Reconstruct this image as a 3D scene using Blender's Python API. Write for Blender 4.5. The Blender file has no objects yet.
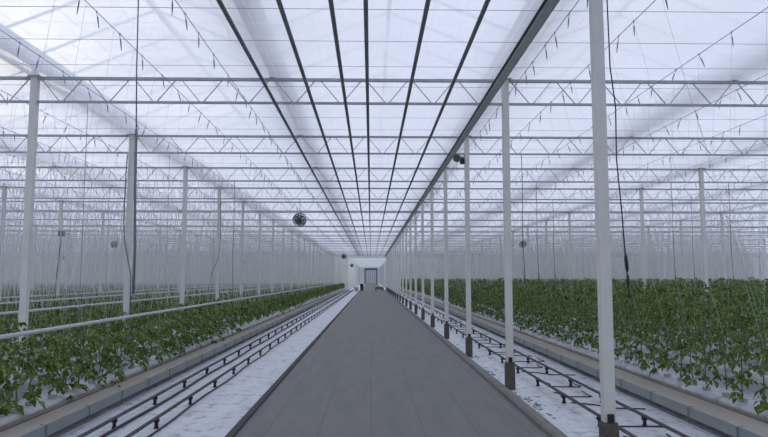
import bpy, math, random
import numpy as np
from mathutils import Vector, Matrix

random.seed(7)
rng = np.random.default_rng(7)
scene = bpy.context.scene
col = scene.collection
PI = math.pi
CAMZ = 1.83
PITCH = 4.5                      # distance between post frames
Y0 = 1.42 * PITCH                # nearest frame in view
NF = 21
FY = [Y0 + PITCH * i for i in range(NF)]
Y_END = FY[-1] + 2.0             # end wall
Y_BACK = -7.0
PX = 2.30                        # post line at the right edge of the path
BAY = 8.0
XL, XR = PX - 8 * BAY, PX + 7 * BAY
ORD = ['nearest', 'second nearest', 'third nearest', 'fourth nearest', 'fifth nearest', 'sixth nearest', 'seventh nearest',
       'eighth nearest', 'ninth nearest', 'tenth nearest', 'eleventh nearest', 'twelfth nearest', 'thirteenth nearest',
       'fourteenth nearest', 'fifteenth nearest', 'sixteenth nearest', 'seventeenth nearest', 'eighteenth nearest',
       'nineteenth nearest', 'twentieth nearest', 'farthest']
NTH = ['first', 'second', 'third', 'fourth', 'fifth', 'sixth', 'seventh', 'eighth', 'ninth', 'tenth', 'eleventh', 'twelfth',
       'thirteenth', 'fourteenth', 'fifteenth', 'sixteenth', 'seventeenth', 'eighteenth', 'nineteenth', 'twentieth']


# ------------------------------------------------------------------ materials
def lin(c):
    return tuple(((v / 255) / 12.92 if v / 255 <= 0.04045 else ((v / 255 + 0.055) / 1.055) ** 2.4) for v in c)


def mat(name, rgb, rough=0.6, metal=0.0, var=0.0, scale=8.0, bump=0.0, bscale=30.0, rgb2=None, stretch=None, spec=0.5):
    m = bpy.data.materials.new(name)
    m.use_nodes = True
    nt = m.node_tree
    b = nt.nodes['Principled BSDF']
    b.inputs['Roughness'].default_value = rough
    b.inputs['Metallic'].default_value = metal
    b.inputs['Specular IOR Level'].default_value = spec
    c = lin(rgb)
    c2 = lin(rgb2) if rgb2 else tuple(v * (1 - var) for v in c)
    tc = nt.nodes.new('ShaderNodeTexCoord')
    mp = nt.nodes.new('ShaderNodeMapping')
    nt.links.new(tc.outputs['Object'], mp.inputs['Vector'])
    if stretch:
        mp.inputs['Scale'].default_value = stretch
    n = nt.nodes.new('ShaderNodeTexNoise')
    n.inputs['Scale'].default_value = scale
    n.inputs['Detail'].default_value = 4
    nt.links.new(mp.outputs['Vector'], n.inputs['Vector'])
    r = nt.nodes.new('ShaderNodeValToRGB')
    r.color_ramp.elements[0].position = 0.35
    r.color_ramp.elements[1].position = 0.65
    r.color_ramp.elements[0].color = (*c2, 1)
    r.color_ramp.elements[1].color = (*c, 1)
    nt.links.new(n.outputs['Fac'], r.inputs['Fac'])
    nt.links.new(r.outputs['Color'], b.inputs['Base Color'])
    if bump:
        n2 = nt.nodes.new('ShaderNodeTexNoise')
        n2.inputs['Scale'].default_value = bscale
        n2.inputs['Detail'].default_value = 5
        nt.links.new(mp.outputs['Vector'], n2.inputs['Vector'])
        bp = nt.nodes.new('ShaderNodeBump')
        bp.inputs['Strength'].default_value = bump
        bp.inputs['Distance'].default_value = 0.05
        nt.links.new(n2.outputs['Fac'], bp.inputs['Height'])
        nt.links.new(bp.outputs['Normal'], b.inputs['Normal'])
    return m


def glass_mat(name, trans, clear, mixf, spacing=1.0):
    """hazy glazing: part clear, part diffusing"""
    m = bpy.data.materials.new(name)
    m.use_nodes = True
    nt = m.node_tree
    nt.nodes.clear()
    out = nt.nodes.new('ShaderNodeOutputMaterial')
    tl = nt.nodes.new('ShaderNodeBsdfTranslucent')
    tr = nt.nodes.new('ShaderNodeBsdfTransparent')
    mx = nt.nodes.new('ShaderNodeMixShader')
    tc = nt.nodes.new('ShaderNodeTexCoord')
    n = nt.nodes.new('ShaderNodeTexNoise')
    n.inputs['Scale'].default_value = 0.35
    n.inputs['Detail'].default_value = 3
    nt.links.new(tc.outputs['Object'], n.inputs['Vector'])
    mr = nt.nodes.new('ShaderNodeMapRange')
    mr.inputs['From Min'].default_value = 0.3
    mr.inputs['From Max'].default_value = 0.7
    mr.inputs['To Min'].default_value = mixf - 0.12
    mr.inputs['To Max'].default_value = mixf + 0.12
    nt.links.new(n.outputs['Fac'], mr.inputs['Value'])
    tl.inputs['Color'].default_value = (*trans, 1)
    tr.inputs['Color'].default_value = (*clear, 1)
    nt.links.new(mr.outputs['Result'], mx.inputs['Fac'])
    nt.links.new(tr.outputs[0], mx.inputs[1])
    nt.links.new(tl.outputs[0], mx.inputs[2])
    nt.links.new(mx.outputs[0], out.inputs['Surface'])
    return m


M = {}
M['glass'] = glass_mat('hazy_roof_glass', (0.95, 0.96, 0.99), (0.86, 0.88, 0.92), 0.55)
M['wallglass'] = glass_mat('hazy_wall_glass', (0.50, 0.54, 0.57), (0.42, 0.45, 0.47), 0.75)
M['alu'] = mat('aluminium_bar', (175, 180, 190), 0.5, 0.0, 0.1)
M['steel'] = mat('galvanised_steel', (172, 176, 180), 0.5, 0.1, 0.18, 5)
M['post'] = mat('pale_painted_steel', (218, 217, 211), 0.5, 0.0, 0.08, 3)
M['gutter'] = mat('pale_gutter_steel', (200, 204, 214), 0.5, 0.0, 0.08, 2)
M['sleeve'] = mat('weathered_concrete_sleeve', (96, 90, 84), 0.85, 0, 0.3, 14, 0.3, 40)
M['darkpipe'] = mat('dark_grey_pipe', (118, 126, 126), 0.45, 0.2, 0.2, 6)
M['tray'] = mat('greenish_grey_channel', (176, 184, 180), 0.5, 0.2, 0.15, 4)
M['black'] = mat('black_plastic', (30, 31, 34), 0.5, 0, 0.2)
M['rail'] = mat('weathered_pipe_rail', (96, 94, 94), 0.5, 0.3, 0.35, 9)
M['foot'] = mat('dark_rail_foot', (42, 40, 44), 0.7, 0, 0.2)
M['whitepipe'] = mat('white_painted_pipe', (205, 210, 212), 0.4, 0, 0.08, 4)
M['film'] = None
M['lip'] = mat('beige_gutter_lip', (160, 152, 143), 0.6, 0, 0.16, 3, 0.1, 30, stretch=(1, 0.3, 1))
M['panel'] = mat('grey_skirt_panel', (140, 145, 144), 0.6, 0, 0.12, 5, stretch=(1, 0.4, 1))
M['litter'] = mat('dry_brown_litter', (92, 78, 66), 0.95, 0, 0.5, 25, 0.4, 60)
M['slab'] = mat('white_wrapped_slab', (206, 207, 212), 0.45, 0, 0.14, 8, 0.4, 14)
M['block'] = mat('pale_rooting_block', (176, 176, 178), 0.7, 0, 0.2, 20, 0.3, 40)
M['stem'] = mat('green_stem', (92, 118, 70), 0.6, 0, 0.3, 12)
M['twine'] = mat('white_twine', (205, 208, 205), 0.7, 0, 0.08)
M['hook'] = mat('grey_hook_wire', (138, 142, 152), 0.5, 0.3, 0.1)
M['kerb'] = mat('beige_grey_concrete_kerb', (122, 119, 115), 0.85, 0, 0.2, 6, 0.15, 40)
M['kerb_dark'] = mat('dark_concrete_edge', (66, 66, 66), 0.85, 0, 0.2, 9)
M['deadleaf'] = mat('fallen_leaf', (84, 98, 84), 0.8, 0, 0.5, 9)
M['door'] = mat('grey_door_panel', (196, 199, 206), 0.5, 0, 0.08, 3)
M['doorframe'] = mat('dark_door_frame', (84, 88, 94), 0.6, 0, 0.1)
M['fan'] = mat('dark_fan_housing', (118, 124, 122), 0.5, 0.1, 0.1)
M['white'] = mat('white_plastic', (200, 204, 208), 0.5, 0, 0.05)


def leaf_mat(name, a, b, c):
    m = mat(name, b, 0.55, 0, 0, 26, rgb2=a, spec=0.35)
    nt = m.node_tree
    r = [n for n in nt.nodes if n.type == 'VALTORGB'][0]
    e = r.color_ramp.elements.new(0.56)
    e.color = (*lin(b), 1)
    r.color_ramp.elements[-1].position = 0.72
    r.color_ramp.elements[-1].color = (*lin(c), 1)
    bs = nt.nodes['Principled BSDF']
    out = nt.nodes['Material Output']
    tl = nt.nodes.new('ShaderNodeBsdfTranslucent')
    nt.links.new(r.outputs['Color'], tl.inputs['Color'])
    mx = nt.nodes.new('ShaderNodeMixShader')
    mx.inputs['Fac'].default_value = 0.3
    nt.links.new(bs.outputs[0], mx.inputs[1])
    nt.links.new(tl.outputs[0], mx.inputs[2])
    nt.links.new(mx.outputs[0], out.inputs['Surface'])
    return m


M['leaf'] = leaf_mat('tomato_leaf', (50, 72, 24), (94, 120, 46), (164, 178, 116))


def film_mat():
    m = mat('white_ground_film', (208, 210, 216), 0.42, 0, 0.12, 1.6, 0.5, 3.5, stretch=(1.6, 0.7, 1))
    nt = m.node_tree
    b = nt.nodes['Principled BSDF']
    r = [n for n in nt.nodes if n.type == 'VALTORGB'][0]
    tc = [n for n in nt.nodes if n.type == 'TEX_COORD'][0]
    n = nt.nodes.new('ShaderNodeTexNoise')
    n.inputs['Scale'].default_value = 5.5
    n.inputs['Detail'].default_value = 8
    n.inputs['Roughness'].default_value = 0.65
    nt.links.new(tc.outputs['Object'], n.inputs['Vector'])
    rr = nt.nodes.new('ShaderNodeValToRGB')
    rr.color_ramp.elements[0].position = 0.53
    rr.color_ramp.elements[1].position = 0.63
    rr.color_ramp.elements[0].color = (0, 0, 0, 1)
    rr.color_ramp.elements[1].color = (0.6, 0.6, 0.6, 1)
    nt.links.new(n.outputs['Fac'], rr.inputs['Fac'])
    mx = nt.nodes.new('ShaderNodeMixRGB')
    mx.inputs['Color2'].default_value = (*lin((96, 104, 104)), 1)
    nt.links.new(rr.outputs['Color'], mx.inputs['Fac'])
    nt.links.new(r.outputs['Color'], mx.inputs['Color1'])
    nt.links.new(mx.outputs['Color'], b.inputs['Base Color'])
    return m


M['film'] = film_mat()


def path_mat():
    m = mat('dark_grey_path_surface', (110, 108, 103), 0.62, 0, 0.16, 2.2, 0.15, 50, stretch=(2.2, 0.35, 1))
    nt = m.node_tree
    b = nt.nodes['Principled BSDF']
    r = [n for n in nt.nodes if n.type == 'VALTORGB'][0]
    tc = [n for n in nt.nodes if n.type == 'TEX_COORD'][0]
    sep = nt.nodes.new('ShaderNodeSeparateXYZ')
    nt.links.new(tc.outputs['Object'], sep.inputs[0])

    def grid(sock, step, width):
        d = nt.nodes.new('ShaderNodeMath'); d.operation = 'MULTIPLY'; d.inputs[1].default_value = 1 / step
        nt.links.new(sock, d.inputs[0])
        f = nt.nodes.new('ShaderNodeMath'); f.operation = 'FRACT'
        nt.links.new(d.outputs[0], f.inputs[0])
        l = nt.nodes.new('ShaderNodeMath'); l.operation = 'LESS_THAN'; l.inputs[1].default_value = width / step
        nt.links.new(f.outputs[0], l.inputs[0])
        return l.outputs[0]
    g1 = grid(sep.outputs[1], 2.4, 0.03)
    g2 = grid(sep.outputs[0], 0.62, 0.02)
    g3 = grid(sep.outputs[1], 0.3, 0.03)
    mxm = nt.nodes.new('ShaderNodeMath'); mxm.operation = 'MAXIMUM'
    nt.links.new(g1, mxm.inputs[0]); nt.links.new(g2, mxm.inputs[1])
    g3m = nt.nodes.new('ShaderNodeMath'); g3m.operation = 'MULTIPLY'; g3m.inputs[1].default_value = 0.35
    nt.links.new(g3, g3m.inputs[0])
    mxn = nt.nodes.new('ShaderNodeMath'); mxn.operation = 'MAXIMUM'
    nt.links.new(mxm.outputs[0], mxn.inputs[0]); nt.links.new(g3m.outputs[0], mxn.inputs[1])
    k = nt.nodes.new('ShaderNodeMath'); k.operation = 'MULTIPLY'; k.inputs[1].default_value = 0.28
    nt.links.new(mxn.outputs[0], k.inputs[0])
    mx = nt.nodes.new('ShaderNodeMixRGB')
    mx.inputs['Color2'].default_value = (*lin((52, 52, 54)), 1)
    nt.links.new(k.outputs[0], mx.inputs['Fac'])
    nt.links.new(r.outputs['Color'], mx.inputs['Color1'])
    nt.links.new(mx.outputs['Color'], b.inputs['Base Color'])
    return m


M['path'] = path_mat()


# ------------------------------------------------------------------ geometry helpers
class MB:
    def __init__(s):
        s.v, s.f = [], []

    def box(s, x0, x1, y0, y1, z0, z1):
        n = len(s.v)
        s.v += [(x0, y0, z0), (x1, y0, z0), (x1, y1, z0), (x0, y1, z0), (x0, y0, z1), (x1, y0, z1), (x1, y1, z1), (x0, y1, z1)]
        s.f += [tuple(n + i for i in q) for q in ((0, 3, 2, 1), (4, 5, 6, 7), (0, 1, 5, 4), (1, 2, 6, 5), (2, 3, 7, 6), (3, 0, 4, 7))]
        return s

    def tube(s, pts, r, sides=8, cap=True):
        pts = [Vector(p) for p in pts]
        rings = []
        prev = None
        for i, p in enumerate(pts):
            d = (pts[min(i + 1, len(pts) - 1)] - pts[max(i - 1, 0)]).normalized()
            if prev is None:
                a = d.cross(Vector((0, 0, 1)))
                if a.length < 1e-3:
                    a = d.cross(Vector((0, 1, 0)))
            else:
                a = prev - d * prev.dot(d)
            a.normalize()
            prev = a
            b = d.cross(a)
            rr = r[i] if isinstance(r, (list, tuple)) else r
            n = len(s.v)
            off = PI / sides
            for k in range(sides):
                t = 2 * PI * k / sides + off
                s.v.append(tuple(p + a * (math.cos(t) * rr) + b * (math.sin(t) * rr)))
            rings.append(n)
        for i in range(len(rings) - 1):
            for k in range(sides):
                k2 = (k + 1) % sides
                s.f.append((rings[i] + k, rings[i] + k2, rings[i + 1] + k2, rings[i + 1] + k))
        if cap:
            s.f.append(tuple(rings[0] + k for k in reversed(range(sides))))
            s.f.append(tuple(rings[-1] + k for k in range(sides)))
        return s

    def bar(s, p0, p1, w):
        return s.tube([p0, p1], w * 0.7071, 4)

    def lathe(s, prof, axis='z', seg=20, c=(0, 0, 0)):
        n = len(s.v)
        for r, h in prof:
            for k in range(seg):
                t = 2 * PI * k / seg
                a, b = r * math.cos(t), r * math.sin(t)
                p = (a, b, h) if axis == 'z' else (a, h, b)
                s.v.append((p[0] + c[0], p[1] + c[1], p[2] + c[2]))
        for i in range(len(prof) - 1):
            for k in range(seg):
                k2 = (k + 1) % seg
                s.f.append((n + i * seg + k, n + i * seg + k2, n + (i + 1) * seg + k2, n + (i + 1) * seg + k))
        return s

    def prism(s, poly, y0, y1):
        """xz polygon extruded along y"""
        n, m = len(s.v), len(poly)
        s.v += [(x, y0, z) for x, z in poly] + [(x, y1, z) for x, z in poly]
        for i in range(m):
            j = (i + 1) % m
            s.f.append((n + i, n + j, n + m + j, n + m + i))
        s.f.append(tuple(n + i for i in reversed(range(m))))
        s.f.append(tuple(n + m + i for i in range(m)))
        return s

    def mesh(s, name, m, smooth=False):
        me = bpy.data.meshes.new(name)
        me.from_pydata(s.v, [], s.f)
        me.materials.append(m)
        if smooth:
            me.polygons.foreach_set('use_smooth', [True] * len(me.polygons))
        me.update()
        return me

    def build(s, name, m, parent=None, smooth=False, loc=None):
        return link(name, s.mesh(name, m, smooth), parent, loc)


def link(name, me, parent=None, loc=None):
    o = bpy.data.objects.new(name, me)
    col.objects.link(o)
    if parent is not None:
        o.parent = parent
    if loc:
        o.location = loc
    return o


def np_mesh(name, V, F, m):
    V = np.asarray(V, dtype=np.float32)
    F = np.asarray(F, dtype=np.int32)
    me = bpy.data.meshes.new(name)
    nf, k = F.shape
    me.vertices.add(len(V))
    me.vertices.foreach_set('co', V.ravel())
    me.loops.add(nf * k)
    me.loops.foreach_set('vertex_index', F.ravel())
    me.polygons.add(nf)
    me.polygons.foreach_set('loop_start', np.arange(0, nf * k, k, dtype=np.int32))
    me.materials.append(m)
    me.update(calc_edges=True)
    return me


def tag(o, label, cat, group=None, kind=None):
    if label:
        o['label'] = label
    if cat:
        o['category'] = cat
    if group:
        o['group'] = group
    if kind:
        o['kind'] = kind
    return o


def thing(name, label, cat, loc=(0, 0, 0), group=None):
    o = bpy.data.objects.new(name, None)
    o.empty_display_size = 0.1
    col.objects.link(o)
    o.location = loc
    return tag(o, label, cat, group)


def struct(o):
    o['kind'] = 'structure'
    return o


def copy_tree(o, parent=None):
    c = o.copy()
    col.objects.link(c)
    if parent is not None:
        c.parent = parent
    for ch in KIDS.get(o.name, []):
        copy_tree(ch, c)
    return c


KIDS = {}


def kids(o, *ch):
    KIDS.setdefault(o.name, []).extend(ch)
    return o


def in_view(x, y, margin=2.0):
    return y > 0.5 and abs(x) < 0.6 * y + margin


# ------------------------------------------------------------------ setting
struct(MB().box(XL, XR, Y_BACK, Y_END, -0.12, 0.0).build('floor', M['film']))
pth = MB()
pth.box(-1.56, 2.05, Y_BACK, Y_END, 0.0, 0.022)
struct(pth.build('path', M['path']))
struct(MB().prism([(2.05, 0.0), (2.2, 0.0), (2.2, 0.065), (2.18, 0.085), (2.08, 0.085), (2.05, 0.06)], Y_BACK, Y_END - 0.1).build('kerb', M['kerb']))
struct(MB().prism([(-1.65, 0.0), (-1.56, 0.0), (-1.56, 0.045), (-1.57, 0.055), (-1.64, 0.055), (-1.65, 0.045)], Y_BACK, Y_END - 0.1).build('kerb', M['kerb_dark']))

GZ, RZ = 5.62, 6.40              # gutter rim and ridge heights
nspan = int(round((XR - XL) / 4))
for i in range(nspan):
    x0 = XL + 4 * i
    x1, xm = x0 + 4, x0 + 2
    g = MB()
    n = 14
    ys = np.linspace(Y_BACK, Y_END, n)
    for a in range(n):
        g.v += [(x0 + 0.1, ys[a], GZ), (xm, ys[a], RZ), (x1 - 0.1, ys[a], GZ)]
    for a in range(n - 1):
        b = a * 3
        g.f += [(b, b + 1, b + 4, b + 3), (b + 1, b + 2, b + 5, b + 4)]
    c = struct(g.build('ceiling', M['glass']))
    MB().box(xm - 0.035, xm + 0.035, Y_BACK, Y_END, RZ + 0.005, RZ + 0.07).build('ridge_beam', M['alu'], c)
    bars = MB()
    y = FY[0] - PITCH * 3
    while y < Y_END:
        for (xa, xb) in ((x0 + 0.1, xm), (x1 - 0.1, xm)):
            bars.bar((xa, y, GZ + 0.03), (xb, y, RZ + 0.03), 0.032)
        y += PITCH / 4
    bars.build('glazing_bars', M['alu'], c)


M['screen'] = glass_mat('woven_energy_screen', (0.78, 0.79, 0.82), (0.93, 0.94, 0.96), 0.62)
_nt = M['screen'].node_tree
_mix = [n for n in _nt.nodes if n.type == 'MIX_SHADER'][0]
_src = _mix.inputs['Fac'].links[0].from_socket
_lw = _nt.nodes.new('ShaderNodeLayerWeight'); _lw.inputs['Blend'].default_value = 0.35
_tc = [n for n in _nt.nodes if n.type == 'TEX_COORD'][0]
_sp = _nt.nodes.new('ShaderNodeSeparateXYZ'); _nt.links.new(_tc.outputs['Object'], _sp.inputs[0])
def _line(sock, step, w):
    a = _nt.nodes.new('ShaderNodeMath'); a.operation = 'MULTIPLY'; a.inputs[1].default_value = 1 / step
    f_ = _nt.nodes.new('ShaderNodeMath'); f_.operation = 'FRACT'
    l_ = _nt.nodes.new('ShaderNodeMath'); l_.operation = 'LESS_THAN'; l_.inputs[1].default_value = w / step
    g_ = _nt.nodes.new('ShaderNodeMath'); g_.operation = 'MULTIPLY'; g_.inputs[1].default_value = 0.14
    _nt.links.new(sock, a.inputs[0]); _nt.links.new(a.outputs[0], f_.inputs[0]); _nt.links.new(f_.outputs[0], l_.inputs[0]); _nt.links.new(l_.outputs[0], g_.inputs[0])
    return g_.outputs[0]
def _add(p, q):
    a = _nt.nodes.new('ShaderNodeMath'); a.operation = 'ADD'; a.use_clamp = True
    _nt.links.new(p, a.inputs[0]); _nt.links.new(q, a.inputs[1])
    return a.outputs[0]
_g = _nt.nodes.new('ShaderNodeMath'); _g.operation = 'MULTIPLY'; _g.inputs[1].default_value = 0.42
_nt.links.new(_lw.outputs['Facing'], _g.inputs[0])
_nt.links.new(_add(_add(_src, _g.outputs[0]), _add(_line(_sp.outputs[0], 0.4, 0.02), _line(_sp.outputs[1], 0.5, 0.025))), _mix.inputs['Fac'])
_s = MB()
_s.v = [(XL + 0.1, Y_BACK + 0.1, 5.244), (XR - 0.1, Y_BACK + 0.1, 5.244), (XR - 0.1, Y_END - 0.1, 5.244), (XL + 0.1, Y_END - 0.1, 5.244)]
_s.f = [(0, 1, 2, 3)]
struct(_s.build('ceiling', M['screen']))


def gable_wall(name, y, door=None):
    """glazed end wall with the zigzag of gables on top; posts and rails as children"""
    g = MB()
    def quad(xa, xb, za, zb):
        k = len(g.v)
        g.v.extend([(xa, y, za), (xb, y, za), (xb, y, zb), (xa, y, zb)])
        g.f.append((k, k + 1, k + 2, k + 3))
    for i in range(nspan):
        x0 = XL + 4 * i
        k = len(g.v)
        g.v.extend([(x0, y, GZ), (x0 + 4, y, GZ), (x0 + 2, y, RZ)])
        g.f.append((k, k + 1, k + 2))
        if door and x0 < door[1] and door[0] < x0 + 4:
            continue
        quad(x0, x0 + 4, 0, GZ)
    if door:
        lo = XL + 4 * math.floor((door[0] - XL) / 4)
        hi = XL + 4 * math.ceil((door[1] - XL) / 4)
        quad(lo, door[0], 0, GZ)
        quad(door[1], hi, 0, GZ)
        quad(door[0], door[1], door[2], GZ)
    w = struct(g.build(name, M['wallglass']))
    f = MB()
    x = XL
    while x <= XR + 0.01:
        if not (door and door[0] - 0.05 < x < door[1] + 0.05):
            f.box(x - 0.04, x + 0.04, y - 0.1, y - 0.01, 0, GZ)
        x += 1.0
    for z in (0.9, 3.1, 5.3):
        if door and z < door[2]:
            f.box(XL, door[0], y - 0.08, y - 0.01, z - 0.03, z + 0.03)
            f.box(door[1], XR, y - 0.08, y - 0.01, z - 0.03, z + 0.03)
        else:
            f.box(XL, XR, y - 0.08, y - 0.01, z - 0.05, z + 0.05)
    f.build('wall_frame', M['alu'], w)
    return w


PORTAL = (-3.3, 2.75, 5.05)
gable_wall('wall_far', Y_END, PORTAL)
gable_wall('wall_back', Y_BACK)
for nm, x, sgn in (('wall_left', XL, 1), ('wall_right', XR, -1)):
    g = MB()
    g.v = [(x, Y_BACK, 0), (x, Y_END, 0), (x, Y_END, GZ), (x, Y_BACK, GZ)]
    g.f = [(0, 1, 2, 3)]
    w = struct(g.build(nm, M['wallglass']))
    f = MB()
    y = Y_BACK
    while y < Y_END:
        f.box(min(x, x + sgn * 0.1), max(x, x + sgn * 0.1), y - 0.04, y + 0.04, 0, GZ)
        y += 2.25
    f.build('wall_frame', M['alu'], w)

# connecting corridor beyond the portal, with the big door at its end
Y2 = 200.0
struct(MB().box(PORTAL[0], PORTAL[1], Y_END, Y2, -0.12, 0.0).build('floor', M['film']))
struct(MB().box(-1.56, 2.05, Y_END, Y2, 0.0, 0.022).build('path', M['path']))
for nm, x in (('wall_corridor_left', PORTAL[0]), ('wall_corridor_right', PORTAL[1])):
    g = MB()
    g.v = [(x, Y_END, 0), (x, Y2, 0), (x, Y2, 5.05), (x, Y_END, 5.05)]
    g.f = [(0, 1, 2, 3)]
    w = struct(g.build(nm, M['glass']))
    f = MB()
    y = Y_END + 2
    sg = 1 if x < 0 else -1
    while y < Y2:
        f.box(min(x, x + sg * 0.08), max(x, x + sg * 0.08), y - 0.04, y + 0.04, 0, 5.0)
        y += PITCH
    f.build('wall_frame', M['alu'], w)
g = MB()
g.v = [(PORTAL[0], Y_END, 5.05), (PORTAL[1], Y_END, 5.05), (PORTAL[1], Y2, 5.05), (PORTAL[0], Y2, 5.05)]
g.f = [(0, 1, 2, 3)]
c = struct(g.build('ceiling', M['wallglass']))
f = MB()
y = Y_END + 2
while y < Y2:
    f.box(PORTAL[0], PORTAL[1], y - 0.03, y + 0.03, 4.98, 5.04)
    y += PITCH * 2
f.build('ceiling_bars', M['alu'], c)
DX0, DX1, DZ = -1.95, 1.95, 4.7
struct(MB().box(PORTAL[0], PORTAL[1], Y2, Y2 + 0.1, 0, 5.05).build('wall_corridor_end', M['white']))
d = struct(MB().box(DX0 + 0.3, DX1 - 0.3, Y2 - 0.07, Y2 - 0.01, 0.03, DZ - 0.4).build('door_1', M['door']))
r = MB()
for k in range(5):
    xx = DX0 + 0.62 + k * 0.62
    r.box(xx, xx + 0.08, Y2 - 0.11, Y2 - 0.07, 0.04, DZ - 0.42)
r.build('door_ribs', M['doorframe'], d)
f = MB()
f.box(DX0, DX0 + 0.3, Y2 - 0.2, Y2 - 0.01, 0.03, DZ)
f.box(DX1 - 0.3, DX1, Y2 - 0.2, Y2 - 0.01, 0.03, DZ)
f.box(DX0, DX1, Y2 - 0.24, Y2 - 0.01, DZ - 0.4, DZ + 0.1)
f.build('door_frame', M['doorframe'], d)

# ------------------------------------------------------------------ gutters on the post lines and half way between them
def side_words(n, side, what):
    return f'{NTH[n]} {what} to the {side} of the path'


gprof = [(-0.17, 0.2), (-0.15, 0.2), (-0.09, 0.03), (0.09, 0.03), (0.15, 0.2), (0.17, 0.2), (0.10, 0.0), (-0.10, 0.0)]
gut = MB().prism([(a, b) for a, b in gprof], 0, Y_END - Y_BACK - 0.2).mesh('roof_gutter', M['gutter'])
for i in range(1, nspan):
    x = XL + 4 * i
    if abs(x - 1) > 62:
        continue
    o = link('roof_gutter', gut, None, (x, Y_BACK + 0.1, 5.42))
    q = round((x - PX) / 4)
    if q == 0:
        lb = 'long pale grey roof gutter on top of the posts standing along the path'
    elif q == -1:
        lb = 'pale grey roof gutter above the path bay, left of the dark overhead pipes'
    elif q > 0:
        lb = f'long pale grey roof gutter, {NTH[q - 1]} one to the right of the path post row'
    else:
        lb = f'long pale grey roof gutter, {NTH[-q - 1]} one to the left of the path post row'
    tag(o, lb, 'gutter', 'roof gutters running the length of the greenhouse')

# ------------------------------------------------------------------ posts
ZP = 5.235
def post_proto(path_post):
    t = thing('steel_post', 'x', 'post')
    w = 0.054
    if path_post:
        a = MB().box(-w, w, -w, w, 0.44, ZP)
        ch = [a.build('shaft', M['post'], t)]
        s = MB().tube([(0, 0, 0.0), (0, 0, 0.42), (0, 0, 0.45)], [0.103, 0.103, 0.09], 4)
        ch.append(s.build('base_sleeve', M['sleeve'], t))
        ch[-1].rotation_euler = (0, 0, 0)
        ch.append(MB().box(-0.03, 0.03, -0.074, -0.054, 0.45, 0.53).build('clip', M['black'], t))
    else:
        ch = [MB().box(-w, w, -w, w, 0.0, ZP).build('shaft', M['post'], t)]
    ch.append(MB().box(-0.1, 0.1, -0.075, 0.075, ZP - 0.02, ZP + 0.008).box(-0.04, 0.04, -0.04, 0.04, ZP + 0.008, 5.42).build('head_plate', M['steel'], t))
    kids(t, *ch)
    return t


near_path = post_proto(True)
near_field = post_proto(False)
far_me = MB().box(-0.054, 0.054, -0.054, 0.054, 0.0, ZP).box(-0.04, 0.04, -0.04, 0.04, ZP, 5.42).mesh('steel_post', M['post'])
POSTS = []
used = set()
for j in range(-8, 8):
    x = PX + BAY * j
    if j in (-8, 7):
        continue
    for i, y in enumerate(FY):
        if not in_view(x, y, 1.0):
            continue
        POSTS.append((x, y))
        if j == 0:
            lb = f'{ORD[i]} pale square post in the line along the right kerb of the path'
            gp = 'posts along the path'
            proto = near_path
        else:
            side = 'right' if j > 0 else 'left'
            n = j - 1 if j > 0 else -j - 1
            vis = [k for k in range(NF) if in_view(x, FY[k], 1.0)]
            lb = f'{ORD[vis.index(i)]} pale square post in view, {NTH[n]} post line {side} of the path'
            gp = f'posts among the crops {side} of the path'
            proto = near_field
        if i <= 9 or j == 0:
            if proto.name in used:
                o = copy_tree(proto)
            else:
                o = proto
                used.add(proto.name)
        else:
            o = link('steel_post', far_me)
        o.location = (x, y, 0.0)
        tag(o, lb, 'post', gp)

# ------------------------------------------------------------------ lattice trusses
ZT, ZB = 5.20, 4.80
def truss_pieces():
    L0, L1 = 0.055, BAY - 0.055
    top = MB().box(L0, L1, -0.027, 0.027, ZT - 0.018, ZT + 0.03)
    bot = MB().box(L0, L1, -0.02, 0.02, ZB - 0.019, ZB + 0.019)
    dg = []
    n = 10
    st = (L1 - L0) / n
    for k in range(n):
        a = L0 + st * k
        dg.append(((a + 0.06, 0, ZT - 0.02), (a + st / 2 - 0.03, 0, ZB + 0.012)))
        dg.append(((a + st / 2 + 0.03, 0, ZB + 0.012), (a + st - 0.06, 0, ZT - 0.02)))
    return top, bot, dg


top, bot, dgs = truss_pieces()
troot = thing('lattice_truss', 'x', 'truss')
ch = [top.build('top_chord', M['steel'], troot), bot.build('bottom_chord', M['steel'], troot)]
for a, b in dgs:
    ch.append(MB().bar(a, b, 0.014).build('diagonal', M['steel'], troot))
ch.append(MB().box(3.96, 4.04, -0.03, 0.03, ZT + 0.03, 5.42).build('gutter_stub', M['steel'], troot))
kids(troot, *ch)
allm = MB().box(0.055, BAY - 0.055, -0.03, 0.03, ZT - 0.03, ZT + 0.03)
allm.box(0.055, BAY - 0.055, -0.02, 0.02, ZB - 0.019, ZB + 0.019)
for a, b in dgs:
    allm.bar(a, b, 0.014)
allm.box(3.96, 4.04, -0.03, 0.03, ZT + 0.03, 5.42)
far_truss = allm.mesh('lattice_truss', M['steel'])
first = True
for j in range(-8, 7):
    x = PX + BAY * j
    inv = [k for k in range(NF) if in_view(x, FY[k], 0.5) or in_view(x + BAY, FY[k], 0.5)]
    for i in inv:
        y = FY[i]
        if i <= 4:
            o = troot if first else copy_tree(troot)
            first = False
        else:
            o = link('lattice_truss', far_truss)
        o.location = (x, y, 0)
        w = ORD[inv.index(i)]
        if i == NF - 1:
            w = 'farthest'
        if j == -1:
            lb = f'{w} grey steel lattice truss crossing above the path'
            if i == 0:
                lb = 'nearest grey steel lattice truss above the path, just above the frame'
        elif j >= 0:
            lb = f'{w} grey lattice truss in view, {NTH[j]} bay right of the path'
        else:
            lb = f'{w} grey lattice truss in view, {NTH[-j - 2]} bay left of the path'
        tag(o, lb, 'truss', 'lattice trusses under the roof')
if first:
    pass

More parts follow.
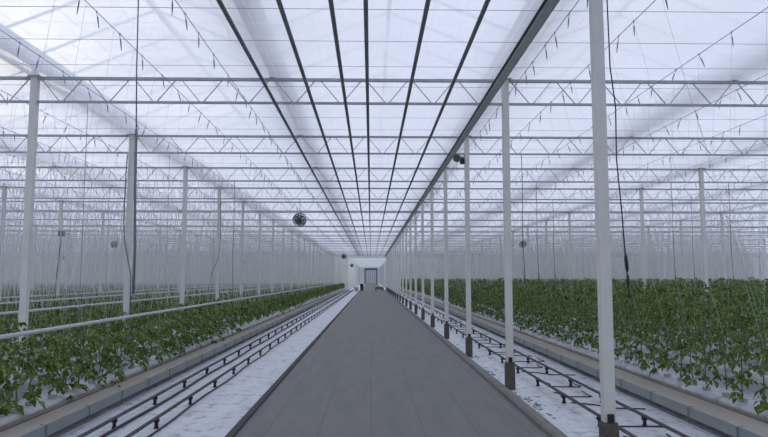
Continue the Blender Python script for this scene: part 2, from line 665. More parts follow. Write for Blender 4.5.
# ------------------------------------------------------------------ overhead pipes and tray
pipe_x = [-1.61, -0.98, -0.43, -0.06, 0.60, 1.23]
names = ['first from the left', 'second from the left', 'third from the left', 'fourth from the left, above the path middle',
         'fifth from the left', 'last before the wide tray']
for x, nm in zip(pipe_x, names):
    y = FY[0] - 4.0
    MBp = MB().tube([(x, y, 4.749), (x, FY[18] + 0.6, 4.749)], 0.0265, 10)
    tag(MBp.build('overhead_pipe', M['darkpipe'], None, True),
        f'dark grey pipe under trusses along the path, {nm}', 'pipe', 'dark pipes hung above the path')
t = thing('overhead_tray', 'wide grey tray with a black edge pipe under the trusses beside the path posts', 'tray', (1.91, 2.5, 4.715))
L = FY[18] + 0.6 - 2.5
MB().prism([(-0.052, 0.0), (0.052, 0.0), (0.052, 0.06), (0.046, 0.06), (0.046, 0.006), (-0.046, 0.006), (-0.046, 0.06), (-0.052, 0.06)], 0, L).build('channel', M['tray'], t)
MB().tube([(-0.07, 0, 0.04), (-0.07, L, 0.04)], 0.014, 8).build('edge_pipe', M['black'], t)
MB().tube([(0.061, 0, 0.02), (0.061, L, 0.02)], 0.009, 8).build('edge_cable', M['black'], t)

# ------------------------------------------------------------------ rows
left_rows = [-4.1] + [-5.5 - 1.6 * n for n in range(33)]
right_rows = [4.62 + 1.6 * n for n in range(33)]
left_rows = [x for x in left_rows if x > XL + 1.5]
right_rows = [x for x in right_rows if x < XR - 1.5]
YR1 = Y_END - 1.5

# crop wires
wire_x = [2.5, 3.42] + [4.9 + 1.6 * n for n in range(32)] + [-2.36, -3.45] + [-5.0 - 1.6 * n for n in range(32)]
wire_x = [x for x in wire_x if XL + 1 < x < XR - 1]
wm = MB().tube([(0, 2.0, 0), (0, Y_END - 0.5, 0)], 0.005, 4).mesh('crop_wire', M['hook'])
rs = sorted([x for x in wire_x if x > 0])
ls = sorted([-x for x in wire_x if x < 0])
for lst, s, nm in ((rs, 1, 'right'), (ls, -1, 'left')):
    for k, x in enumerate(lst):
        if k >= 20:
            continue
        tag(link('crop_wire', wm, None, (s * x, 0, 5.162)),
            f'thin steel crop wire under the trusses, {NTH[k]} one out to the {nm} of the path', 'wire', f'crop wires {nm} of the path')
# cross wires on top of the trusses
cw = MB().tube([(XL + 0.5, 0, 0), (XR - 0.5, 0, 0)], 0.0035, 4).mesh('cross_wire', M['hook'])
k = 0
y = 8.0
cy = []
while y < 34:
    if min(abs(y - q) for q in FY) > 0.3:
        cy.append(y)
    y += 1.125
for k, y in enumerate(cy):
    tag(link('cross_wire', cw, None, (0, y, 5.236)),
        'thin taut wire stretched crosswise above the lattice trusses', 'wire', 'cross wires under the glass')

# bobbin hooks on the wires
hk = []
for x in wire_x:
    y = 5.0 + random.random()
    while y < 60:
        hk.append((x, y))
        y += random.uniform(0.45, 1.0)
vis = [p for p in hk if in_view(p[0], p[1], 0.0)]
vis.sort(key=lambda p: p[0] ** 2 + p[1] ** 2)
protos = []
for v in range(4):
    lean = (-0.03, 0.03, 0.045, -0.045)[v]
    m1 = MB().tube([(0.012, 0, -0.012), (0.012, 0, 0.014), (-0.006, 0, 0.02), (-0.012, 0, 0.0), (0, 0, -0.02), (lean * 0.4, 0, -0.06)], 0.004, 5)
    m2 = MB().tube([(lean * 0.3, 0, -0.05), (lean * 0.6, 0, -0.08), (lean, 0, -0.14), (lean * 1.4, 0, -0.21)], [0.004, 0.010, 0.009, 0.004], 6)
    protos.append((m1.mesh('bobbin_hook', M['hook']), m2.mesh('wound_twine', M['hook']), m1, m2))
for k, (x, y) in enumerate(vis[:300]):
    p = protos[random.randrange(4)]
    o = link('bobbin_hook', p[0], None, (x, y, 5.158))
    o.rotation_euler = (random.uniform(-0.15, 0.15), random.uniform(-0.1, 0.1), random.uniform(0, 6.28))
    if k < 120:
        link('wound_twine', p[1], o)
    else:
        o.data = BH_FAR[random.randrange(4)] if 'BH_FAR' in globals() else o.data
        if 'BH_FAR' not in globals():
            BH_FAR = []
            for q in protos:
                c = MB(); c.v = list(q[2].v); c.f = list(q[2].f)
                n0 = len(c.v); c.v += q[3].v; c.f += [tuple(n0 + t_ for t_ in f_) for f_ in q[3].f]
                BH_FAR.append(c.mesh('bobbin_hook', M['hook']))
            o.data = BH_FAR[0]
    side = 'right' if x > 0 else 'left'
    lst = rs if x > 0 else ls
    wi = min(range(len(lst)), key=lambda q: abs(lst[q] - abs(x)))
    tag(o, f'small grey string bobbin hook hanging from the {NTH[wi]} crop wire {side} of the path', 'hook', f'bobbin hooks on the {NTH[wi]} crop wire {side} of the path')
c = MB()
for x, y in vis[300:2200]:
    q = protos[random.randrange(4)][3]
    n0 = len(c.v)
    c.v += [(a + x, b + y, z + 5.158) for a, b, z in q.v]
    c.f += [tuple(n0 + t_ for t_ in f_) for f_ in q.f]
tag(c.build('bobbin_hook', M['hook']), 'grey string bobbin hooks dotted along the far stretches of the crop wires', 'hooks', None, 'stuff')


# ------------------------------------------------------------------ growing gutters, slabs, rails for the rows
def crop_gutter(x, s, y0, y1, label, group, detail):
    """s=+1: path lies on the -x side"""
    t = thing('crop_gutter', label, 'gutter', (x, y0, 0), group)
    L = y1 - y0
    a0, a1 = (-0.62 * s, -0.22 * s) if s > 0 else (-0.52 * s, -0.22 * s)                  # lip towards the path
    b0, b1 = -0.15 * s, 0.17 * s                   # trough carrying the slabs
    xa, xb = sorted((a0, a1))
    p = MB()
    p.box(xa, xb, 0, L, 0.195, 0.22)
    if detail:
        p.build('lip', M['lip'], t)
    xa, xb = sorted((a1, b0))
    if detail:
      MB().box(xa, xb, 0, L, 0.196, 0.206).build('litter_strip', M['litter'], t)
    xa, xb = sorted((b0, b1))
    MB().box(xa, xb, 0, L, 0.195, 0.21).box(xa - 0.01, xa, 0, L, 0.195, 0.235).box(xb, xb + 0.01, 0, L, 0.195, 0.25).build('trough', M['lip'] if detail else M['white'], t)
    if detail:
      MB().box(min(a0, a0 - 0.006 * s), max(a0, a0 - 0.006 * s), 0, L, 0.09, 0.22).build('skirt_panel', M['panel'], t)
    if not detail:
        MB().box(-0.06, 0.06, 0, L, 0.0, 0.195).build('base', M['white'], t)
    if detail:
        yy, n = 0.6, 0
        m = MB().tube([(0, 0, 0.0), (0, 0, 0.215)], 0.007, 5).tube([(0, 0, 0.215), (0.07 * s, 0, 0.224)], 0.007, 5).mesh('hanger_rod', M['fan'])
        while yy < L and n < 60:
            o = link('hanger_rod', m, t, (a0 - 0.02 * s, yy, 0))
            yy += 1.1
            n += 1
        m = MB().box(-0.03, 0.03, -0.03, 0.03, 0.0, 0.195).box(-0.12, 0.12, -0.03, 0.03, 0.17, 0.195).mesh('stand', M['lip'])
        MB().tube([(a0 - 0.03 * s, 0, 0.012), (a0 - 0.03 * s, L, 0.012)], 0.011, 5).build('ground_rod', M['alu'], t)
        yy, n = 1.0, 0
        while yy < L and n < 30:
            link('stand', m, t, (0, yy, 0))
            yy += 2.25
            n += 1
    return t


for i in range(7):
    x = right_rows[i]
    ys = max(2.5, (abs(x) - 2) / 0.6)
    crop_gutter(x, 1, ys, YR1, ('long beige growing gutter on stands beside the rails right of the path' if i == 0 else
                f'white growing gutter of the {NTH[i]} crop row right of the path'), 'growing gutters', i == 0)
    x = left_rows[i]
    ys = max(2.5, (abs(x) - 2) / 0.6)
    crop_gutter(x, -1, ys, YR1, ('long beige growing gutter on stands beside the rails left of the path' if i == 0 else
                f'white growing gutter of the {NTH[i]} crop row left of the path'), 'growing gutters', i == 0)

# slabs
def slab_mb(seed):
    r_ = random.Random(seed)
    m = MB()
    n = 9
    Ls, w, h = 0.98, 0.105, 0.085
    rings = []
    for a in range(n):
        y = -Ls / 2 + Ls * a / (n - 1)
        e = 0.75 if a in (0, n - 1) else 1.0
        ww = w * e * r_.uniform(0.93, 1.08)
        hh = h * e * r_.uniform(0.9, 1.12)
        prof = [(-ww, 0.0), (-ww * 1.05, hh * 0.45), (-ww * 0.75, hh * 0.98), (0, hh * 1.03), (ww * 0.75, hh * 0.98), (ww * 1.05, hh * 0.45), (ww, 0.0)]
        rings.append(len(m.v))
        m.v += [(px, y, pz) for px, pz in prof]
    k = 7
    for a in range(n - 1):
        for b in range(k):
            b2 = (b + 1) % k
            m.f.append((rings[a] + b, rings[a] + b2, rings[a + 1] + b2, rings[a + 1] + b))
    m.f.append(tuple(rings[0] + b for b in reversed(range(k))))
    m.f.append(tuple(rings[-1] + b for b in range(k)))
    return m


slab_src = [slab_mb(q) for q in range(4)]
slab_me = [m.mesh('grow_slab', M['slab'], True) for m in slab_src]
allslabs = []
for side, rows in (('right', right_rows), ('left', left_rows)):
    for i, x in enumerate(rows[:7]):
        y = max(3.0, (abs(x) - 2) / 0.6) + 0.6
        while y < YR1 - 0.6:
            if in_view(x, y, 0.6):
                allslabs.append((x, y, side, i))
            y += 1.04
allslabs.sort(key=lambda p: p[0] ** 2 + p[1] ** 2)
far = MB()
for k, (x, y, side, i) in enumerate(allslabs):
    q = random.randrange(4)
    if k < 300:
        o = link('grow_slab', slab_me[q], None, (x, y, 0.211))
        tag(o, f'white wrapped growing slab lying in the {NTH[i]} crop gutter {side} of the path', 'slab', f'growing slabs in the {NTH[i]} row {side} of the path')
    else:
        n0 = len(far.v)
        far.v += [(a + x, b + y, c_ + 0.211) for a, b, c_ in slab_src[q].v]
        far.f += [tuple(n0 + t_ for t_ in f_) for f_ in slab_src[q].f]
tag(far.build('grow_slab', M['slab']), 'white wrapped growing slabs in the far stretches of the crop gutters', 'slabs', None, 'stuff')

# pipe rails with feet
def rail(x, label, z=0.125):
    t = thing('pipe_rail', label, 'rail', (x, 3.0, 0), 'heating pipe rails on the floor')
    L = YR1 - 3.0
    MB().tube([(0, 0, z), (0, L, z)], 0.021, 10).build('pipe', M['rail'], t, True)
    f_ = MB().tube([(0, 0, 0.0), (0, 0, 0.02), (0, 0, 0.022), (0, 0, z - 0.05)], [0.03, 0.03, 0.022, 0.022], 8)
    f_.box(-0.032, 0.032, -0.02, 0.02, z - 0.05, z - 0.012)
    m = f_.mesh('rail_foot', M['foot'])
    yy, n = 0.7, 0
    while yy < L and n < 62:
        link('rail_foot', m, t, (0, yy, 0))
        yy += 1.5
        n += 1


rail(2.84, 'dark pipe rail on short feet just behind the path posts')
rail(3.40, 'dark pipe rail on short feet next to the right growing gutter')
rail(-2.62, 'dark pipe rail on short feet left of the path, nearer the path')
rail(-3.13, 'dark pipe rail on short feet left of the path, close to the growing gutter')

# hoses on the floor
tag(MB().tube([(-2.56 + 0.02 * math.sin(y * 1.7), y, 0.014) for y in np.arange(3, YR1, 0.8)], 0.014, 6).build('floor_hose', M['black'], None, True),
    'black hose lying on the white film under the left outer rail', 'hose', 'hoses on the floor')
tag(MB().tube([(-3.06 + 0.02 * math.sin(y * 1.3 + 1), y, 0.02) for y in np.arange(3, YR1, 0.8)], 0.02, 6).build('floor_hose', M['black'], None, True),
    'black hose lying on the white film under the left inner rail', 'hose', 'hoses on the floor')
for k in range(26):
    y = 5.2 + k * 1.0 + random.uniform(-0.2, 0.2)
    w = random.uniform(0.3, 0.8)
    l = random.uniform(0.35, 0.65)
    x0 = random.uniform(2.93, 3.05)
    pts = [(x0 + w, y + l + 0.1, 0.012), (x0 + w * 0.95, y + l * 0.5, 0.012), (x0 + w, y + 0.06, 0.012), (x0 + w - 0.07, y, 0.012),
           (x0 + 0.08, y + 0.02, 0.012), (x0, y + 0.1, 0.012), (x0 + 0.05, y + l * 0.6, 0.012), (x0 - 0.02, y + l, 0.012)]
    if k % 3 == 1:
        pts = [(x0 - 0.1, y + 0.5, 0.012), (x0 + 0.2, y + 0.35, 0.012), (x0 + 0.35, y + 0.1, 0.012), (x0 + 0.8, y + 0.02, 0.012)]
    tag(MB().tube(pts, 0.009, 6).build('drip_tube', M['black'], None, True),
        'thin black tube bent or looped on the white film between the right rails', 'tube', 'looped black tubes between the right rails')

# fallen leaves by the right kerb
V, F = [], []
for k in range(420):
    x = 2.22 + abs(random.gauss(0, 0.22))
    if x > 2.78 or abs((0)) > 1:
        continue
    y = random.uniform(4.5, 17) if random.random() < 0.85 else random.uniform(17, 40)
    if math.sin(y * 2.1) + random.random() * 1.2 < 0.5:
        continue
    a = random.random() * 6.28
    l, w = random.uniform(0.02, 0.055), random.uniform(0.012, 0.03)
    n0 = len(V)
    ca, sa = math.cos(a), math.sin(a)
    for (u, v_, z) in ((-l, 0, 0.004), (0, w, 0.012), (l, 0, 0.005), (0, -w, 0.003)):
        V.append((x + u * ca - v_ * sa, y + u * sa + v_ * ca, z))
    F.append((n0, n0 + 1, n0 + 2, n0 + 3))
tag(link('fallen_leaves', np_mesh('fallen_leaves', V, F, M['deadleaf'])), 'dull green leaf scraps scattered on the white film by the right kerb', 'leaves', None, 'stuff')

# white growing pipes over the left crop, with hangers down from the trusses
for n in range(4):
    x = -4.8 - 3.2 * n
    ys = max(3.5, (abs(x) - 1.5) / 0.6)
    t = thing('white_pipe', ['white pipe hanging low over the left crop, nearest to the path', 'white pipe hanging low over the left crop, second from the path',
                             'white pipe hanging low over the left crop, third from the path', 'white pipe hanging low over the left crop, fourth from the path'][n],
              'pipe', (x, ys, 1.065), 'white pipes over the left crop')
    L = YR1 - ys
    MB().tube([(0, 0, 0), (0, L, 0)], 0.03, 10).build('pipe', M['whitepipe'], t, True)
    m = MB().tube([(0, 0, 0.028), (0, 0, 4.778 - 1.065)], 0.005, 4).mesh('hanger', M['hook'])
    for y in FY:
        if y > ys and in_view(x, y, 2):
            link('hanger', m, t, (0, y - ys, 0))

# ------------------------------------------------------------------ plants
LEAF = np.array([[0, 0, 0], [0.38, 0.36, 0.03], [0.55, 0, -0.04], [1.0, 0, -0.22], [0.38, -0.36, 0.03]], dtype=np.float32)
LF = [(0, 1, 3, 2), (0, 2, 3, 4)]


def leaves(n, h0, h1, R, r_, size, compound=True, topdense=1.0):
    """drooping tomato leaves spiralling round a stem; arrays of verts, faces"""
    V, F = [], []
    cnt = 0
    for k in range(n):
        u = (k + 0.5) / n
        u = u ** topdense
        z = h0 + (h1 - h0) * u
        az = k * 2.4 + r_.uniform(-0.5, 0.5)
        reach = R * (1.0 - 0.55 * u ** 3) * r_.uniform(0.65, 1.1)
        droop = r_.uniform(0.25, 0.75)
        d_ = np.array([math.cos(az), math.sin(az), 0])
        side = np.array([-math.sin(az), math.cos(az), 0])
        items = []
        if compound:
            for (t_, sd) in ((1.0, 0), (0.78, 1), (0.78, -1), (0.48, 1), (0.48, -1), (0.25, r_.choice((-1, 1)))):
                items.append((t_, sd, 1.0 - 0.3 * (t_ < 0.6)))
        else:
            items = [(r_.uniform(0.4, 1.0), r_.choice((-1, 0, 1)), 1.45)]
        for t_, sd, sc in items:
            c0 = d_ * (reach * t_) + np.array([0, 0, z + 0.06 * t_ - droop * reach * t_ * t_])
            dirn = d_ * (1 if sd == 0 else 0.55) + side * sd * 0.85 + np.array([0, 0, -droop * (0.5 + t_)])
            dirn = dirn / np.linalg.norm(dirn)
            wv = np.cross(dirn, [0, 0, 1]); wv = wv / (np.linalg.norm(wv) + 1e-6)
            nv = np.cross(wv, dirn)
            roll = r_.uniform(-0.6, 0.6)
            w2 = wv * math.cos(roll) + nv * math.sin(roll)
            n2 = np.cross(w2, dirn)
            s_ = size * sc * r_.uniform(0.8, 1.2)
            P = c0 + s_ * (LEAF[:, :1] * dirn + LEAF[:, 1:2] * w2 * 0.82 + LEAF[:, 2:3] * n2)
            V.append(P)
            F += [tuple(cnt + q for q in f_) for f_ in LF]
            cnt += 5
    return np.concatenate(V), np.array(F)


def stem_mb(h0, h1, r_):
    pts, x, y = [], 0, 0
    n = 7
    for k in range(n + 1):
        pts.append((x, y, h0 + (h1 - h0) * k / n))
        x += r_.uniform(-0.015, 0.015)
        y += r_.uniform(-0.02, 0.02)
    return MB().tube(pts, [0.009 - 0.0006 * k for k in range(n + 1)], 6)


BZ = 0.292                       # top of slab
HT = {'right': 1.75, 'left': 1.10}
var = {}
farvar = {}
for side in ('right', 'left'):
    var[side] = []
    farvar[side] = []
    for v in range(6):
        r_ = random.Random(50 + v + (100 if side == 'left' else 0))
        h = HT[side] - BZ + r_.uniform(-0.12, 0.04)
        if side == 'right':
            Vv, Ff = leaves(16, 0.14, h, 0.28, r_, 0.135)
        else:
            Vv, Ff = leaves(11, 0.08, h, 0.32, r_, 0.15)
        var[side].append((np_mesh('foliage', Vv, Ff, M['leaf']), stem_mb(0.09, h, r_).mesh('stem', M['stem'])))
        Va, Fa = leaves(50 if side == 'right' else 36, 0.18, h, 0.27, r_, 0.12, False)
        Vb, Fb = leaves(26 if side == 'right' else 22, 0.3, h, 0.27, r_, 0.15, False, 0.8)
        farvar[side].append(((Va, Fa), (Vb, Fb)))
block_me = MB().box(-0.04, 0.04, -0.04, 0.04, 0.0, 0.05).mesh('rooting_block', M['block'])


def near_wire(x, s):
    c_ = sorted(wire_x, key=lambda q: abs(q - x))[:2]
    return c_


plants = []
for side, rows in (('right', right_rows), ('left', left_rows)):
    for i, x in enumerate(rows):
        y = max(3.4, (abs(x) - 1.0) / 0.6)
        k = 0
        sp = 0.42 if i < 12 else 0.55
        while y < YR1 - 0.3:
            if in_view(x, y, 0.3):
                plants.append((x + random.uniform(-0.03, 0.03), y + random.uniform(-0.06, 0.06), side, i, k))
            y += sp
            k += 1
plants.sort(key=lambda p: (p[0] ** 2 + p[1] ** 2) / (1.3 if p[2] == 'right' else 0.8) ** 2)
SV, SF, sn = [], [], 0
TV, TF, tn = [], [], 0


def twine_verts(dx, z1, r):
    a = [(-r, -r), (r, -r), (r, r), (-r, r)]
    return [(p, q, 0.0) for p, q in a] + [(dx + p, q, z1) for p, q in a]


TQ = [(0, 1, 5, 4), (1, 2, 6, 5), (2, 3, 7, 6), (3, 0, 4, 7)]
tw_cache = {}
for k, (x, y, side, i, c_) in enumerate(plants):
    ws = near_wire(x, side)
    wx = ws[c_ % 2] if len(ws) > 1 else ws[0]
    dx = wx - x
    if k < 300:
        fo, stm = var[side][random.randrange(6)]
        t = thing('tomato_plant', f'green tomato plant on a string in the {NTH[i]} crop row {side} of the path', 'plant', (x, y, BZ),
                  f'tomato plants in the {NTH[i]} row {side} of the path')
        rot = random.uniform(0, 6.28)
        sc = random.uniform(0.92, 1.06)
        o = link('rooting_block', block_me, t)
        o = link('foliage', fo, t); o.rotation_euler = (0, 0, rot); o.scale = (1, 1, sc)
        o = link('stem', stm, t); o.rotation_euler = (0, 0, rot); o.scale = (1, 1, sc)
        key = round(dx, 1)
        if key not in tw_cache:
            tw_cache[key] = np_mesh('string', twine_verts(key, 5.15 - BZ, 0.0011), TQ, M['twine'])
        link('string', tw_cache[key], t)
    else:
        d_ = math.hypot(x, y)
        Vv, Ff = farvar[side][random.randrange(6)][0 if (d_ < 40 and i < 8) else 1]
        a = random.uniform(0, 6.28)
        ca, sa = math.cos(a), math.sin(a)
        R_ = np.array([[ca, sa, 0], [-sa, ca, 0], [0, 0, random.uniform(0.9, 1.04)]])
        SV.append(Vv @ R_ + np.array([x, y, BZ]))
        SF.append(Ff + sn)
        sn += len(Vv)
        TV.append(np.array(twine_verts(dx, 5.15 - BZ, 0.0032)) + np.array([x, y, BZ]))
        TF.append(np.array(TQ) + tn)
        tn += 8
        TV.append(np.array(twine_verts((ws[(c_ + 1) % 2] if len(ws) > 1 else ws[0]) - x, 5.15 - BZ, 0.0032)) + np.array([x, y + 0.17, BZ]))
        TF.append(np.array(TQ) + tn)
        tn += 8
o = link('tomato_plants', np_mesh('tomato_plants', np.concatenate(SV), np.concatenate(SF), M['leaf']))
tag(o, 'green tomato crop filling the rows farther back on both sides', 'plants', None, 'stuff')
o = link('crop_strings', np_mesh('crop_strings', np.concatenate(TV), np.concatenate(TF), M['twine']))
tag(o, 'thin white strings rising from the far crop to the wires overhead', 'strings', None, 'stuff')
print('plants', len(plants), 'hooks', len(vis), 'slabs', len(allslabs))


# ------------------------------------------------------------------ circulation fans
def fan(x, y, z, rad, label, zh=4.778):
    t = thing('circulation_fan', label, 'fan', (x, y, z), 'circulation fans hung from the trusses')
    MB().lathe([(rad * 0.93, -0.11), (rad, -0.12), (rad * 1.03, -0.1), (rad, 0.11), (rad * 0.97, 0.12), (rad * 0.93, 0.11), (rad * 0.93, -0.11)], 'y', 28).build('housing', M['fan'], t, True)
    MB().lathe([(0.001, -0.09), (rad * 0.25, -0.085), (rad * 0.28, -0.05), (rad * 0.28, 0.08), (0.001, 0.09)], 'y', 14).build('motor', M['black'], t, True)
    b = MB()
    for k in range(6):
        a = 2 * PI * k / 6
        n0 = len(b.v)
        for rr, wa in ((0.24, 0.5), (0.6, 0.5), (0.9, 0.47)):
            for sg, yy in ((-1, -0.03), (1, 0.03)):
                for dy in (-0.004, 0.004):
                    b.v.append((rad * rr * math.cos(a + sg * wa), yy + dy, rad * rr * math.sin(a + sg * wa)))
        for q in (0, 4):
            b.f += [(n0 + q, n0 + q + 2, n0 + q + 6, n0 + q + 4), (n0 + q + 1, n0 + q + 5, n0 + q + 7, n0 + q + 3),
                    (n0 + q, n0 + q + 4, n0 + q + 5, n0 + q + 1), (n0 + q + 2, n0 + q + 3, n0 + q + 7, n0 + q + 6)]
    b.build('blades', M['fan'], t)
    g = MB()
    for rr in (0.45, 0.7, 0.93):
        g.tube([(rad * rr * math.cos(2 * PI * k / 24), -0.115, rad * rr * math.sin(2 * PI * k / 24)) for k in range(25)], 0.004, 4)
    for k in range(8):
        a = 2 * PI * k / 8
        g.tube([(0, -0.115, 0), (rad * math.cos(a), -0.115, rad * math.sin(a))], 0.004, 4)
    g.build('guard', M['darkpipe'], t)
    h = MB().tube([(-rad * 0.7, 0, rad * 0.7), (-0.02, 0, rad + 0.12), (-0.02, 0, zh - z)], 0.007, 5)
    h.tube([(rad * 0.7, 0, rad * 0.7), (0.02, 0, rad + 0.12), (0.02, 0, zh - z)], 0.007, 5)
    h.build('hanger', M['steel'], t)


fan(-2.68, FY[4], 1.83 + 2.17, 0.25, 'round dark fan hanging left of the path, the largest in view')
fan(-2.70, FY[13], 1.83 + 2.14, 0.26, 'small round dark fan hanging left of the path, beyond the largest fan')
fan(-2.70, FY[19], 1.83 + 1.75, 0.25, 'tiny round fan left of the path, nearest the far end')
fan(9.95, FY[8], 1.83 + 2.20, 0.22, 'round dark fan hanging over the right crop between the near posts')
fan(-16.6, FY[8], 1.83 + 2.15, 0.22, 'round dark fan hanging over the left crop beside the hose post')
fan(-32.3, FY[14], 1.83 + 2.1, 0.25, 'small dark fan farthest out over the left crop')
fan(-16.9, FY[18], 1.83 + 2.1, 0.25, 'small dark fan far back over the left crop')
fan(34.0, FY[16], 1.83 + 2.1, 0.25, 'small dark fan far out over the right crop')

# ------------------------------------------------------------------ single items
# pull cables either side
t = thing('hanging_cable', 'thin black cable with a thick plug hanging right of the nearest path post', 'cable', (2.84, 7.35, 1.6))
MB().tube([(-0.06, 0, 3.56), (-0.05, 0, 2.7), (0.0, 0, 2.2), (-0.01, 0, 1.6), (0.03, 0, 1.0), (0.05, 0, 0.6), (0.08, 0, 0.1), (0.085, 0, 0.0)], 0.008, 6).build('cord', M['black'], t, True)
MB().tube([(0.058, 0, 0.5), (0.06, 0, 0.46), (0.07, 0, 0.34), (0.072, 0, 0.3)], [0.01, 0.02, 0.02, 0.01], 8).build('plug', M['black'], t, True)
MB().tube([(0.074, 0, 0.26), (0.078, 0, 0.14)], 0.015, 8).build('coupling', M['black'], t, True)
MB().box(-0.09, -0.03, -0.03, 0.03, 3.545, 3.575).build('clamp', M['steel'], t)
t = thing('hanging_cable', 'long dark cable hanging at the left beside the second visible left post', 'cable', (-2.65, 7.35, 1.6))
MB().tube([(-0.06, 0, 3.56), (-0.05, 0, 2.6), (-0.03, 0, 1.9)], 0.008, 6).build('cord', M['darkpipe'], t, True)
MB().tube([(-0.03, 0, 1.92), (-0.02, 0, 1.2), (0.0, 0, 0.6), (0.0, 0, 0.05)], 0.015, 8).build('sheath', M['fan'], t, True)
# hose on post
hx, hy = -5.70, FY[2] - 0.1
tag(MB().tube([(hx - 0.06, hy, 4.75), (hx - 0.08, hy, 4.3), (hx - 0.09, hy, 3.6), (hx - 0.09, hy, 3.1), (hx - 0.05, hy - 0.01, 2.7), (hx + 0.05, hy - 0.01, 2.2),
                (hx + 0.12, hy, 1.9), (hx + 0.12, hy + 0.02, 0.6)], 0.014, 6).build('post_hose', M['darkpipe'], None, True),
    'dark hose curving down across the second visible left post', 'hose')
# curved cables on far left posts
t = tag(MB().tube([(-5.62, FY[4] - 0.1, 4.76), (-5.60, FY[4] - 0.1, 3.2), (-5.66, FY[4] - 0.1, 2.6), (-5.9, FY[4] - 0.1, 2.0), (-6.0, FY[4] - 0.1, 1.4)], 0.014, 6).build('post_hose', M['darkpipe'], None, True),
        'dark hose bending away from the fourth left post down to the crop', 'hose')
for X_, k_, zz, lb in ((3.62, 2, 1.7, 'thin dark drop cable right of the second clear path post, hanging from the truss'),
                       (5.12, 3, 1.7, 'thin drop cable hanging over the near right crop, left of the big fore post'),
                       (6.9, 4, 1.7, 'thin drop cable hanging over the right crop just left of the fore post edge'),
                       (9.35, 3, 1.6, 'thin drop cable hanging left of the tall post at the right'),
                       (11.15, 3, 1.6, 'thin drop cable hanging right of the tall post at the right'),
                       (12.2, 4, 1.6, 'thin drop cable hanging far out over the right crop'),
                       (-8.9, 2, 1.2, 'thin drop cable between the two nearest left posts'),
                       (-4.2, 3, 1.2, 'thin drop cable over the left crop near the third left post')):
    t = thing('drop_cable', lb, 'cable', (X_, FY[k_], zz), 'drop cables hanging from the trusses')
    MB().tube([(0, 0, 4.778 - zz), (0.01, 0, 2.4), (-0.01, 0, 1.3), (0.02, 0, 0.3)], 0.009, 6).build('cord', M['fan'], t, True)
    MB().tube([(0.02, 0, 0.3), (0.02, 0, 0.0)], 0.02, 8).build('weight', M['darkpipe'], t, True)
# horn unit
t = thing('horn_speaker', 'small dark horn unit on a bracket at the second clear path post, below the tray', 'speaker', (PX - 0.054, FY[2], 4.72))
MB().box(-0.16, 0.0, -0.02, 0.02, -0.02, 0.02).build('bracket', M['steel'], t)
MB().lathe([(0.001, 0.06), (0.04, 0.06), (0.045, -0.02), (0.06, -0.06), (0.10, -0.12), (0.09, -0.12), (0.03, -0.03), (0.001, -0.03)], 'y', 16, (-0.2, -0.02, -0.05)).build('horn', M['fan'], t, True)
MB().box(-0.11, -0.01, -0.06, 0.04, -0.16, -0.03).build('driver', M['black'], t)
# measuring mast
t = thing('measuring_mast', 'slim dark mast with a small box on top among the far left crop', 'mast', (-13.05, 27.6, 0))
MB().tube([(-0.18, 0, 0.0), (-0.12, 0, 1.6), (0, 0, 3.6)], 0.028, 8).build('pole', M['darkpipe'], t)
MB().box(-0.1, 0.14, -0.08, 0.08, 3.58, 3.82).build('sensor_box', M['fan'], t)
MB().box(0.14, 0.34, -0.02, 0.02, 3.66, 3.69).build('arm', M['darkpipe'], t)
# end of the path
t = thing('black_bin', 'dark upright bin at the far left end of the path', 'bin', (-1.28, 92.0, 0.022))
MB().tube([(0, 0, 0.06), (0, 0, 0.9)], [0.27, 0.36], 4).build('body', M['black'], t)
MB().tube([(0, 0, 0.9), (0, 0, 0.95), (0, 0, 0.99)], [0.39, 0.39, 0.3], 4).build('lid', M['black'], t)
m = MB().lathe([(0.001, -0.03), (0.07, -0.03), (0.07, 0.03), (0.001, 0.03)], 'y', 12).mesh('wheel', M['black'])
link('wheel', m, t, (-0.19, 0.2, 0.07)); link('wheel', m, t, (0.19, 0.2, 0.07))
t = thing('plant_trolley', 'low trolley loaded with green plants at the far right end of the path', 'trolley', (1.2, 93.0, 0.022))
MB().box(-0.65, 0.65, -0.4, 0.4, 0.2, 0.25).build('deck', M['steel'], t)
m = MB().lathe([(0.001, -0.03), (0.09, -0.03), (0.09, 0.03), (0.001, 0.03)], 'y', 12).mesh('wheel', M['black'])
for wx_ in (-0.5, 0.5):
    for wy_ in (-0.33, 0.33):
        link('wheel', m, t, (wx_, wy_, 0.09))
        MB().box(wx_ - 0.02, wx_ + 0.02, wy_ - 0.02, wy_ + 0.02, 0.14, 0.2).build('caster_fork', M['steel'], t)
MB().tube([(0.63, -0.35, 0.25), (0.63, -0.35, 0.95), (0.63, 0.35, 0.95), (0.63, 0.35, 0.25)], 0.018, 6).build('handle', M['steel'], t)
_V, _F, _n = [], [], 0
for px_ in (-0.45, -0.15, 0.15, 0.45):
    for py_ in (-0.2, 0.2):
        a_, b_ = leaves(12, 0.02, 0.35, 0.22, random.Random(int(px_ * 100 + py_ * 10)), 0.14)
        _V.append(a_ + np.array([px_, py_, 0.25])); _F.append(b_ + _n); _n += len(a_)
o = link('foliage', np_mesh('foliage', np.concatenate(_V), np.concatenate(_F), M['leaf']), t)
t = thing('white_tub', 'white tub standing beside the dark bin at the far end', 'tub', (-2.0, 90.0, 0.0))
MB().lathe([(0.001, 0.0), (0.25, 0.0), (0.32, 0.52), (0.35, 0.54), (0.35, 0.57), (0.30, 0.57), (0.24, 0.03), (0.001, 0.03)], 'z', 18).build('body', M['white'], t, True)
MB().tube([(0.33 * math.cos(a), 0.33 * math.sin(a) * 0.2, 0.55 + 0.2 * math.sin(a)) for a in np.linspace(0, PI, 10)], 0.01, 5).build('handle', M['black'], t)

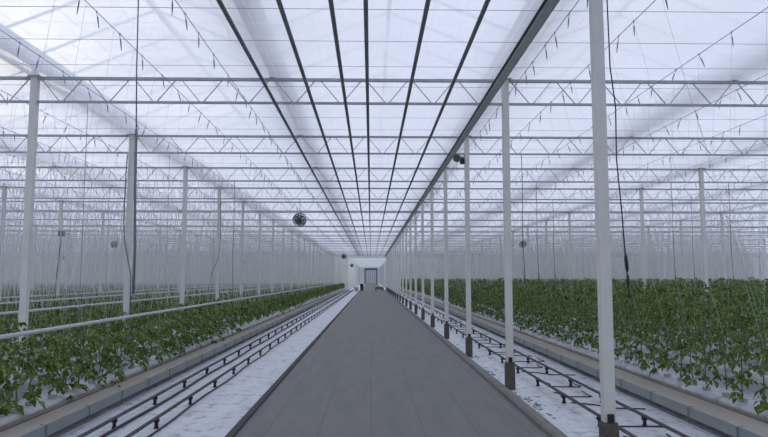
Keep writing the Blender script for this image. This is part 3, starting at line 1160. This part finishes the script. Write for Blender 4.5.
# ------------------------------------------------------------------ world
w = bpy.data.worlds.new('overcast_sky')
scene.world = w
w.use_nodes = True
nt = w.node_tree
bg = nt.nodes['Background']
tc = nt.nodes.new('ShaderNodeTexCoord')
sep = nt.nodes.new('ShaderNodeSeparateXYZ')
nt.links.new(tc.outputs['Generated'], sep.inputs[0])
rmp = nt.nodes.new('ShaderNodeValToRGB')
el = rmp.color_ramp.elements
el[0].position = 0.0; el[0].color = (0.10, 0.11, 0.11, 1)
el[1].position = 1.0; el[1].color = (0.63, 0.69, 0.84, 1)
e = el.new(0.49); e.color = (0.14, 0.15, 0.15, 1)
e = el.new(0.51); e.color = (0.62, 0.66, 0.74, 1)
e = el.new(0.62); e.color = (0.75, 0.79, 0.88, 1)
mr = nt.nodes.new('ShaderNodeMapRange')
mr.inputs['From Min'].default_value = -1
mr.inputs['From Max'].default_value = 1
nt.links.new(sep.outputs[2], mr.inputs['Value'])
nt.links.new(mr.outputs['Result'], rmp.inputs['Fac'])
# brighter, warmer cloud to the left where the sun sits behind the overcast
dp = nt.nodes.new('ShaderNodeVectorMath'); dp.operation = 'DOT_PRODUCT'
dp.inputs[1].default_value = Vector((-0.5, 0.82, 0.30)).normalized()
nt.links.new(tc.outputs['Generated'], dp.inputs[0])
m2 = nt.nodes.new('ShaderNodeMapRange')
m2.inputs['From Min'].default_value = 0.93
m2.inputs['From Max'].default_value = 1.0
nt.links.new(dp.outputs['Value'], m2.inputs['Value'])
mx = nt.nodes.new('ShaderNodeMixRGB'); mx.blend_type = 'ADD'
mx.inputs['Color2'].default_value = (1.9, 1.5, 0.75, 1)
nt.links.new(m2.outputs['Result'], mx.inputs['Fac'])
nt.links.new(rmp.outputs['Color'], mx.inputs['Color1'])
nt.links.new(mx.outputs['Color'], bg.inputs['Color'])
bg.inputs['Strength'].default_value = 1.45

# ------------------------------------------------------------------ camera
cam = bpy.data.cameras.new('camera')
cam.sensor_width = 36
cam.lens = 650 * 36 / 768
cam.clip_end = 400
co = bpy.data.objects.new('camera', cam)
col.objects.link(co)
co.location = (0, 0, CAMZ)
co.rotation_euler = (math.radians(90 + 5.23), 0, math.radians(-1.15))
scene.camera = co

vs = scene.view_settings
vs.view_transform = 'Standard'
vs.look = 'None'
vs.gamma = 1
vs.exposure = 0.0
vs.use_curve_mapping = False
cy_ = scene.cycles
cy_.max_bounces = 10
cy_.transparent_max_bounces = 24
cy_.transmission_bounces = 8
cy_.diffuse_bounces = 4
